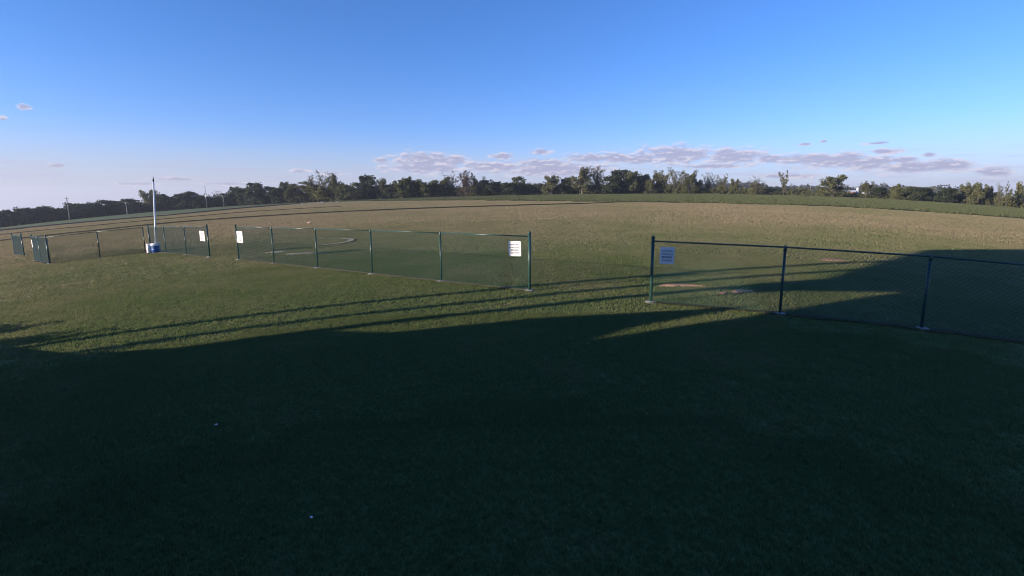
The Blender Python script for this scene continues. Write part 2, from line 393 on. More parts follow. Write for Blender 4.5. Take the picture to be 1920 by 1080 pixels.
arcf = [(x + dx, y + dy) for (x, y), (dx, dy) in zip(arc, [(0, .08), (0, .18), (0.05, .3), (.18, .4), (.32, .25), (.35, .1), (.3, -.2), (.12, -.3)])]
ribbon('sand_track', arc, arcf, MAT['sand'], 0.06, 60, 3, 0.05, 3)

# ---------------------------------------------------------------- grass as real blades
def blade_patch(name, size, count, h, w, seed, per=1):
    rg = np.random.RandomState(seed)
    V = np.zeros((count * 5, 3)); F = []
    x = (rg.rand(count) - .5) * size; y = (rg.rand(count) - .5) * size
    # clumping
    k = rg.rand(count) < (0.35 if size < 2 else 0.6)
    cxs = (rg.rand(max(6, count // 26), 2) - .5) * size; ci = rg.randint(0, len(cxs), count)
    x = np.where(k, cxs[ci, 0] + rg.randn(count) * w * 3.0, x); y = np.where(k, cxs[ci, 1] + rg.randn(count) * w * 3.0, y)
    hh = h * (0.55 + 0.9 * rg.rand(count) ** 1.5) * np.where(k, 1.15, 0.8); th = rg.rand(count) * math.pi * 2; lean = rg.rand(count) * 0.8
    la = rg.rand(count) * math.pi * 2; ww = w * (0.7 + 0.6 * rg.rand(count))
    dx = np.cos(th) * ww / 2; dy = np.sin(th) * ww / 2
    mx = x + np.cos(la) * lean * hh * 0.3; my = y + np.sin(la) * lean * hh * 0.3
    tx = x + np.cos(la) * lean * hh; ty = y + np.sin(la) * lean * hh
    V[0::5] = np.stack([x - dx, y - dy, np.full(count, -0.02)], 1); V[1::5] = np.stack([x + dx, y + dy, np.full(count, -0.02)], 1)
    V[2::5] = np.stack([mx + dx * .8, my + dy * .8, hh * .6], 1); V[3::5] = np.stack([mx - dx * .8, my - dy * .8, hh * .6], 1)
    V[4::5] = np.stack([tx, ty, hh], 1)
    i = np.arange(count) * 5
    F = [tuple(q) for q in np.stack([i, i + 1, i + 2, i + 3], 1)] + [tuple(q) for q in np.stack([i + 3, i + 2, i + 4], 1)]
    me = bpy.data.meshes.new(name); me.from_pydata(V.tolist(), [], F); me.materials.append(MAT['blade'])
    return me
def instancer(name, pts, rots, scl, proto):
    me = bpy.data.meshes.new(name); me.from_pydata(pts, [], [])
    a = me.attributes.new('rot', 'FLOAT_VECTOR', 'POINT'); a.data.foreach_set('vector', np.array(rots, 'f').ravel())
    a = me.attributes.new('scl', 'FLOAT', 'POINT'); a.data.foreach_set('value', np.array(scl, 'f'))
    o = link(bpy.data.objects.new(name, me)); o['kind'] = 'stuff'
    g = bpy.data.node_groups.new(name, 'GeometryNodeTree')
    g.interface.new_socket('Geometry', in_out='INPUT', socket_type='NodeSocketGeometry'); g.interface.new_socket('Geometry', in_out='OUTPUT', socket_type='NodeSocketGeometry')
    gi = g.nodes.new('NodeGroupInput'); go = g.nodes.new('NodeGroupOutput')
    ip = g.nodes.new('GeometryNodeInstanceOnPoints'); oi = g.nodes.new('GeometryNodeObjectInfo'); oi.inputs['Object'].default_value = proto
    oi.inputs['As Instance'].default_value = True
    na = g.nodes.new('GeometryNodeInputNamedAttribute'); na.data_type = 'FLOAT_VECTOR'; na.inputs['Name'].default_value = 'rot'
    ns = g.nodes.new('GeometryNodeInputNamedAttribute'); ns.data_type = 'FLOAT'; ns.inputs['Name'].default_value = 'scl'
    e2r = g.nodes.new('FunctionNodeEulerToRotation'); g.links.new(na.outputs['Attribute'], e2r.inputs[0])
    g.links.new(gi.outputs[0], ip.inputs['Points']); g.links.new(oi.outputs['Geometry'], ip.inputs['Instance'])
    g.links.new(e2r.outputs[0], ip.inputs['Rotation']); g.links.new(ns.outputs['Attribute'], ip.inputs['Scale'])
    g.links.new(ip.outputs[0], go.inputs[0])
    md = o.modifiers.new('grass', 'NODES'); md.node_group = g
    return o
def in_crop(x, y):
    return math.hypot(x, y) < 262 and math.degrees(math.atan2(x, y)) > -24 and y > float(np.interp(x, [q[0] for q in crop_near], [q[1] for q in crop_near])) + 1.0
def grass_ring(r0, r1, size, count, h, w, seed, half=58.0, crop=False, mat=None):
    rg = random.Random(seed)
    me = blade_patch('lawn_grass', size * 1.01, count, h, w, seed)
    if mat: me.materials[0] = mat
    pts = []; rots = []; scl = []
    n = int(r1 / size) + 2
    for i in range(-n, n + 1):
        for j in range(-2, n + 1):
            x = (i + 0.5) * size; y = (j + 0.5) * size; r = math.hypot(x, y)
            if r < r0 - size * 0.72 or r >= r1 or abs(math.degrees(math.atan2(x, y))) > half: continue
            if (crop and not in_crop(x, y)) or (not crop and r > 70 and in_crop(x, y)): continue
            nv = tnormal(x, y) if r > 5 else Vector((0, 0, 1))
            e = (Vector((0, 0, 1)).rotation_difference(nv).to_matrix() @ Matrix.Rotation(rg.choice([0, 1, 2, 3]) * math.pi / 2, 3, 'Z')).to_euler()
            pts.append((x, y, terr(x, y))); rots.append(tuple(e)); scl.append(rg.uniform(0.995, 1.005))
    po = link(bpy.data.objects.new('lawn_grass', me)); po.location = pts[0]; po.rotation_euler = rots[0]; po['kind'] = 'stuff'
    instancer('lawn_grass', pts[1:], rots[1:], scl[1:], po)
grass_ring(2.2, 7.0, 0.6, 3400, 0.034, 0.0042, 11, 75)
grass_ring(7.0, 13.0, 0.9, 4200, 0.036, 0.0065, 12)
grass_ring(13.0, 26.0, 1.5, 3600, 0.036, 0.010, 13)
grass_ring(26.0, 50.0, 3.0, 4200, 0.038, 0.022, 14)
grass_ring(50.0, 112.0, 5.0, 4200, 0.075, 0.05, 15)
grass_ring(112.0, 210.0, 8.0, 5200, 0.085, 0.085, 16)
grass_ring(70.0, 262.0, 7.0, 3600, 0.30, 0.12, 17, 58, True, MAT['crop_leaf'])

# ---------------------------------------------------------------- chain link fence
RAIL_H, CAP_H = 1.66, 1.80
def post(parent, x, y, terminal, name='post'):
    z = terr(x, y); bm = bmesh.new()
    if terminal:
        lathe(bm, [(0.041, -0.05), (0.041, CAP_H - 0.05)], 14)
        o = obj('terminal_post', bm, MAT['vinyl'], parent, True)
        bm = bmesh.new(); lathe(bm, [(0.047, CAP_H - 0.07), (0.047, CAP_H - 0.03), (0.040, CAP_H - 0.008), (0.022, CAP_H + 0.008), (0.004, CAP_H + 0.014)], 14)
        obj('post_cap', bm, MAT['vinyl'], o, True)
        for hz in (0.2, 0.55, 0.9, 1.25, RAIL_H - 0.03):
            bm = bmesh.new(); lathe(bm, [(0.0425, hz), (0.048, hz + 0.003), (0.048, hz + 0.022), (0.0425, hz + 0.025)], 12)
            obj('brace_band', bm, MAT['vinyl'], o)
    else:
        lathe(bm, [(0.032, -0.05), (0.032, RAIL_H - 0.05)], 12)
        o = obj('line_post', bm, MAT['vinyl'], parent, True)
        bm = bmesh.new(); lathe(bm, [(0.037, RAIL_H - 0.10), (0.037, RAIL_H - 0.04), (0.031, RAIL_H + 0.018), (0.026, RAIL_H + 0.040), (0.008, RAIL_H + 0.048)], 12)
        obj('post_cap', bm, MAT['vinyl'], o, True)
    o.location = Vector((x, y, z)) - parent.location
    rg = random.Random(int(x * 100)); o.rotation_euler = (R(rg.uniform(-.6, .6)), R(rg.uniform(-.6, .6)), 0)
    bm = bmesh.new()
    lathe(bm, [(0.15, -0.06), (0.16, 0.0), (0.15, 0.024), (0.12, 0.034), (0.05, 0.038)], 18)
    f = obj('concrete_footing', bm, MAT['concrete'], parent, True); f.location = Vector((x, y, z)) - parent.location
    return o
def span(parent, p, q, cell=0.055):
    o3 = parent.location
    a = Vector((p[0], p[1], terr(*p))); b = Vector((q[0], q[1], terr(*q)))
    d = (b - a); L = math.hypot(d.x, d.y); ux = d / L
    bm = bmesh.new(); tube(bm, a + Vector((0, 0, RAIL_H)) - o3, b + Vector((0, 0, RAIL_H)) - o3, 0.021, seg=8)
    obj('top_rail', bm, MAT['vinyl'], parent, True)
    # woven mesh: zigzag wires, each one cell wide
    side = Vector((ux.y, -ux.x, 0)).normalized() * -1
    if side.y > 0: side = -side
    ncol = max(2, int(round(L / cell))); cw = L / ncol; nrow = int(1.58 / 0.050)
    zs = np.linspace(0.05, 1.63, nrow + 1)
    r = 0.0052
    V = []; F = []
    offs = [Vector((0, 0, r)), side * r - Vector((0, 0, r)) * .5, -side * r - Vector((0, 0, r)) * .5]
    for c in range(ncol):
        base = len(V)
        for k, z in enumerate(zs):
            s = (c + (0.0 if ((k + c) % 2 == 0) else 1.0)) * cw
            P = a + ux * s + Vector((0, 0, z)) + side * (0.034 + (0.003 if k % 2 else -0.003)) - o3
            for o_ in offs: V.append(tuple(P + o_))
        for k in range(nrow):
            i0 = base + 3 * k; i1 = i0 + 3
            for m in range(3):
                F.append((i0 + m, i0 + (m + 1) % 3, i1 + (m + 1) % 3, i1 + m))
    me = bpy.data.meshes.new('chain_link_mesh'); me.from_pydata(V, [], F); me.materials.append(MAT['wire'])
    link(bpy.data.objects.new('chain_link_mesh', me), parent)
    bm = bmesh.new(); tube(bm, a + Vector((0, 0, 0.06)) + side * .036 - o3, b + Vector((0, 0, 0.06)) + side * .036 - o3, 0.004, seg=5)
    obj('tension_wire', bm, MAT['wire'], parent)
def fence(name, pts, terms, label, group='green chain-link fence runs round the pilot area', name_='chain_link_fence'):
    x, y = pts[0]
    t = empty('chain_link_fence', (x, y, terr(x, y))); tag(t, label, 'fence', group)
    for k, q in enumerate(pts): post(t, q[0], q[1], terms[k])
    for p, q in zip(pts, pts[1:]): span(t, p, q)
    # strip of dead grass where the trimmer runs below the mesh
    for p, q in zip(pts, pts[1:]):
        d = Vector((q[0] - p[0], q[1] - p[1])); nrm = Vector((d.y, -d.x)).normalized()
        if nrm.y > 0: nrm = -nrm
        ribbon('dead_grass_strip', [(p[0] + nrm.x * .16, p[1] + nrm.y * .16), (q[0] + nrm.x * .16, q[1] + nrm.y * .16)],
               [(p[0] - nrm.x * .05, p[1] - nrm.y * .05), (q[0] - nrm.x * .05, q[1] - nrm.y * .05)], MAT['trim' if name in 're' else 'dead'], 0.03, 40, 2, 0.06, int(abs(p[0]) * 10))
    return t
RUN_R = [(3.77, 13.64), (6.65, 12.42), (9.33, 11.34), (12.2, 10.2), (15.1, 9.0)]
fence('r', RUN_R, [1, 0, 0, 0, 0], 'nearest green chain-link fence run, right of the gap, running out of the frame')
RUN_M = [(0.54, 15.44), (-2.43, 17.38), (-5.36, 19.45), (-8.27, 21.62), (-11.16, 23.87), (-14.02, 26.15)]
fence('m', RUN_M, [1, 0, 0, 0, 0, 1], 'long middle run of green chain-link fence with a white sign at each end')
RUN_L = [(-16.78, 28.29), (-19.38, 30.38), (-21.95, 32.42), (-24.21, 34.24)]
fence('l', RUN_L, [1, 0, 0, 1], 'short green fence run between the second gap and the white pole')
RUN_C = [(-24.45, 34.05), (-26.60, 32.92), (-28.82, 31.70)]
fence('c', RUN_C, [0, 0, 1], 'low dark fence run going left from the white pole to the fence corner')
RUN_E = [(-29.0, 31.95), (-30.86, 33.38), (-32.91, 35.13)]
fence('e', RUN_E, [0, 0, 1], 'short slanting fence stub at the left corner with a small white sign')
RUN_F = [(-38.95, 40.74), (-42.07, 43.17)]
fence('f', RUN_F, [1, 1], 'farthest single fence panel at the left edge')

# ---------------------------------------------------------------- signs tied to the mesh
def text_mesh(body, size, mat):
    cu = bpy.data.curves.new('t', 'FONT'); cu.body = body; cu.size = size; cu.align_x = 'CENTER'; cu.align_y = 'CENTER'
    cu.extrude = 0.0006; cu.offset = size * 0.018; cu.resolution_u = 2; cu.space_line = 1.0
    o = bpy.data.objects.new('t', cu); C.objects.link(o)
    bpy.context.view_layer.update()
    me = bpy.data.meshes.new_from_object(o.evaluated_get(bpy.context.evaluated_depsgraph_get()))
    bpy.data.objects.remove(o); me.materials.clear(); me.materials.append(mat)
    return me
LINES = ['PILOTS ONLY', 'NO SPECTATORS', 'BEYOND', 'THIS POINT']
def sign(p, q, s, z, w, h, label, ink='ink', tilt=0.0, yaw=0.0, edge=None):
    """p, q: two fence points; s: metres along from p; z: height of sign centre above ground"""
    d = Vector((q[0] - p[0], q[1] - p[1], 0)).normalized()
    n = Vector((d.y, -d.x, 0));
    if n.y > 0: n = -n
    x = p[0] + d.x * s + n.x * 0.052; y = p[1] + d.y * s + n.y * 0.052
    t = empty('fence_sign', (x, y, terr(x, y) + z)); tag(t, label, 'sign', 'white warning signs tied to the fence')
    # local frame: X right as read, Y away from reader, Z up
    yawn = math.atan2(n.x, -n.y)
    t.rotation_euler = (0, R(tilt), yawn + R(yaw))
    bm = bmesh.new(); box(bm, 0, 0, 0, w, 0.004, h, bevel=0.0008)
    # slight sag: bend corners
    for v in bm.verts: v.co.y += 0.012 * ((v.co.x / w * 2) ** 2) * (0.5 if v.co.z > 0 else 1.0) * (1 if edge is None else edge)
    obj('sign_panel', bm, MAT['signwhite'], t)
    rot = Matrix.Rotation(R(90), 4, 'X')
    for k, ln in enumerate(LINES):
        size = min(h * 0.155, w * 0.86 / (len(ln) * 0.62))
        if k != 1: size = h * 0.15
        if len(ln) * 0.62 * size > w * 0.88: size = w * 0.88 / (len(ln) * 0.62)
        me = text_mesh(ln, size, MAT[ink])
        o = part('lettering', me, t); o.matrix_local = Matrix.Translation((0, -0.0045, h * (0.27 - 0.185 * k))) @ rot
    for sx in (-1, 1):
        for sz in (-1, 1):
            bm = bmesh.new(); tube(bm, (sx * w * .45, 0.008, sz * h * .45), (sx * w * .45, -0.008, sz * h * .45), 0.008, seg=8)
            obj('bolt', bm, MAT['bolt'], t)
    return t
sign(RUN_R[0], RUN_R[1], 0.37, 1.30, 0.37, 0.45, 'shaded bluish-white sign with four dark lines, on the nearest fence right of the gap')
sign(RUN_M[0], RUN_M[1], 0.52, 1.27, 0.45, 0.46, 'sunlit white sign with four dark lines, at the right end of the middle fence', tilt=-3)
sign(RUN_M[5], RUN_M[4], 0.42, 1.18, 0.62, 0.58, 'sunlit white sign beside the left end post of the middle fence', 'redink')
sign(RUN_L[0], RUN_L[1], 0.62, 1.16, 0.66, 0.56, 'sunlit white sign on the left side of the second gap, near the white pole', 'redink')
sign(RUN_E[2], RUN_E[1], 0.22, 1.20, 0.34, 0.52, 'small white sign on the far left fence stub', 'redink')

# ---------------------------------------------------------------- white pole, bin and box at the fence corner
x, y = -23.38, 33.55; z = terr(x, y)
t = empty('white_pole', (x, y, z)); t.rotation_euler = (0, R(4.5), 0); tag(t, 'tall white pole with a dark pointed tip standing at the fence corner', 'pole')
bm = bmesh.new(); lathe(bm, [(0.055, 0), (0.055, 1.6), (0.048, 1.62), (0.046, 4.55)], 14); obj('pole_shaft', bm, MAT['polewhite'], t, True)
bm = bmesh.new(); lathe(bm, [(0.03, 4.55), (0.05, 4.60), (0.055, 4.66), (0.03, 4.74), (0.012, 4.86), (0.002, 4.92)], 10); obj('tip', bm, MAT['dark'], t, True)
bm = bmesh.new(); lathe(bm, [(0.075, 1.5), (0.075, 1.58)], 14); lathe(bm, [(0.075, 0.3), (0.075, 0.38)], 14); obj('pole_bracket', bm, MAT['bolt'], t)
bm = bmesh.new(); lathe(bm, [(0.2, -0.05), (0.2, 0.03), (0.17, 0.05)], 16); obj('concrete_footing', bm, MAT['concrete'], t)
x, y = -23.2, 33.3; z = terr(x, y)
t = empty('trash_barrel', (x, y, z)); tag(t, 'blue plastic barrel with a white lid standing at the foot of the white pole', 'barrel')
bm = bmesh.new(); lathe(bm, [(0.22, 0.0), (0.245, 0.03), (0.25, 0.17), (0.262, 0.185), (0.262, 0.205), (0.25, 0.22), (0.25, 0.34), (0.262, 0.355), (0.262, 0.375), (0.25, 0.39), (0.245, 0.46)], 20); obj('barrel_body', bm, MAT['blue'], t, True)
bm = bmesh.new(); lathe(bm, [(0.272, 0.455), (0.278, 0.55), (0.25, 0.60), (0.10, 0.625), (0.02, 0.63)], 20); obj('lid', bm, MAT['white_plastic'], t, True)
x, y = -23.68, 33.3; z = terr(x, y)
t = empty('storage_box', (x, y, z), R(-25)); tag(t, 'narrow upright white box with a dark red side, left of the blue barrel', 'box')
bm = bmesh.new(); box(bm, 0.02, 0, 0.33, 0.16, 0.2, 0.58, bevel=0.01); obj('box_body', bm, MAT['white_plastic'], t)
bm = bmesh.new(); box(bm, -0.09, 0, 0.33, 0.05, 0.22, 0.60, bevel=0.008); obj('side_panel', bm, MAT['darkred'], t)
bm = bmesh.new(); box(bm, 0.0, 0, 0.02, 0.24, 0.26, 0.04, bevel=0.004); obj('box_base', bm, MAT['dark'], t)

# ---------------------------------------------------------------- trees
def branch(bm, p, d, L, r0, r1, rg, bend=0.25, n=4):
    pts = [Vector(p)]; d = Vector(d).normalized()
    for k in range(n):
        d = (d + Vector((rg.uniform(-1, 1), rg.uniform(-1, 1), rg.uniform(-.3, .8))) * bend).normalized()
        pts.append(pts[-1] + d * L / n)
    for k in range(n):
        tube(bm, pts[k], pts[k + 1], r0 + (r1 - r0) * k / n, r0 + (r1 - r0) * (k + 1) / n, seg=5, caps=False)
    return pts
def make_tree(kind, seed):
    """unit tree: 1 high, about 1 wide; returns (trunk mesh, crown mesh)"""
    rg = random.Random(seed); nr = np.random.RandomState(seed)
    bm = bmesh.new(); clumps = []
    if kind == 'd':
        branch(bm, (0, 0, -.02), (0, 0, 1), 0.7, 0.035, 0.012, rg, 0.05)
        for k in range(40):
            th = rg.uniform(0, 6.28); zz = rg.uniform(0.06, 0.88); e = math.sqrt(max(0.08, 1 - ((zz - .40) / .60) ** 2))
            rr = 0.38 * e * rg.uniform(0.3, 1.0)
            clumps.append((rr * math.cos(th), rr * math.sin(th), zz, rg.uniform(0.10, 0.17), 90))
        clumps += [(rg.uniform(-.12, .12), rg.uniform(-.12, .12), rg.uniform(.8, .92), rg.uniform(0.05, 0.08), 50) for _ in range(4)]
    elif kind in 'ol':
        tr = branch(bm, (0, 0, -.02), (0, 0, 1), 0.6, 0.04, 0.015, rg, 0.06)
        nb = 11 if kind == 'o' else 15
        for k in range(nb):
            th = k * 2.4 + rg.uniform(-.4, .4); z0 = rg.uniform(0.18, 0.5)
            up = rg.uniform(0.5, 1.6); L = rg.uniform(0.3, 0.5)
            pts = branch(bm, (0, 0, z0), (math.cos(th), math.sin(th), up), L, 0.014, 0.004, rg, 0.2)
            for q in pts[2:]:
                for _ in range(2):
                    clumps.append((q.x + rg.uniform(-.05, .05), q.y + rg.uniform(-.05, .05), min(.95, q.z + rg.uniform(-.04, .06)), rg.uniform(0.06, 0.10), 38 if kind == 'o' else 50))
        if kind == 'l':
            for k in range(14):
                th = rg.uniform(0, 6.28); zz = rg.uniform(0.08, 0.6); clumps.append((.36 * math.cos(th) * rg.random() ** .5, .36 * math.sin(th) * rg.random() ** .5, zz, rg.uniform(.1, .15), 60))
        else:
            for k in range(14):
                th = rg.uniform(0, 6.28); clumps.append((.32 * math.cos(th), .32 * math.sin(th), rg.uniform(.06, .42), .13, 60))
    elif kind in 'brf':
        nb = {'b': 13, 'r': 18, 'f': 5}[kind]
        z0 = 0.0 if kind == 'f' else 0.05
        branch(bm, (0, 0, -.02), (0, 0, 1), 0.35, 0.03, 0.02, rg, 0.04)
        for k in range(nb):
            th = k * 2.4 + rg.uniform(-.4, .4); sp = rg.uniform(0.15, 0.62) if kind != 'f' else rg.uniform(.25, .5)
            L = rg.uniform(0.55, 0.85)
            pts = branch(bm, (0, 0, z0 + rg.uniform(0.05, 0.3)), (math.cos(th) * sp, math.sin(th) * sp, 1), L, 0.013, 0.0035, rg, 0.13, 5)
            for q in pts[1:]:
                for s in range(2):
                    pts2 = branch(bm, q, (rg.uniform(-1, 1), rg.uniform(-1, 1), rg.uniform(.4, 1.4)), rg.uniform(.08, .2), 0.005, 0.002, rg, 0.2, 2)
                    for q2 in pts2[1:]:
                        clumps.append((q2.x, q2.y, q2.z, rg.uniform(0.025, 0.045), {'b': 9, 'r': 12, 'f': 22}[kind]))
        if kind != 'f':
            for k in range(16):
                th = rg.uniform(0, 6.28); clumps.append((.34 * math.cos(th) * rg.random() ** .5, .34 * math.sin(th) * rg.random() ** .5, rg.uniform(.06, .5), .13, 55))
    elif kind == 's':
        branch(bm, (0, 0, -.02), (0, 0, 1), 0.5, 0.04, 0.02, rg, 0.1)
        for k in range(14):
            th = rg.uniform(0, 6.28); clumps.append((.33 * math.cos(th) * rg.random() ** .5, .33 * math.sin(th) * rg.random() ** .5, rg.uniform(.15, .8), .16, 60))
    tm = bpy.data.meshes.new('trunk')
    zmax = 1.0
    bm.to_mesh(tm); bm.free(); tm.materials.append(MAT['bark'])
    me = leaf_mesh('crown', clumps, nr, {'d': .062, 'o': .046, 'l': .055, 'b': .03, 'r': .034, 'f': .042, 's': .08}[kind])
    mz = max(v.co.z for v in me.vertices); mx = max(abs(v.co.x) for v in me.vertices)
    for m in (tm, me):
        m.transform(Matrix.Diagonal((0.5 / mx, 0.5 / mx, 1 / mz, 1)))
    return tm, me
def leaf_mesh(name, clumps, nr, size, mat=None):
    P = []; S = []
    for (x, y, z, r, n) in clumps:
        d = nr.randn(n, 3); d /= np.linalg.norm(d, axis=1)[:, None]
        P.append(np.array([x, y, z]) + d * r * (0.45 + 0.6 * nr.rand(n, 1)) * np.array([1, 1, .85])); S.append(np.full(n, size))
    P = np.concatenate(P); n = len(P); s = np.concatenate(S)[:, None] * (0.6 + 0.8 * nr.rand(n, 1))
    u = nr.randn(n, 3); u /= np.linalg.norm(u, axis=1)[:, None]
    w = nr.randn(n, 3); w -= (w * u).sum(1)[:, None] * u; w /= np.linalg.norm(w, axis=1)[:, None]
    V = np.empty((n * 4, 3)); V[0::4] = P - u * s * .5; V[1::4] = P + w * s * .32; V[2::4] = P + u * s * .5; V[3::4] = P - w * s * .32
    i = np.arange(n)[:, None] * 4 + np.arange(4)[None]
    me = bpy.data.meshes.new(name); me.from_pydata(V.tolist(), [], i.tolist())
    if mat: me.materials.append(mat)
    return me
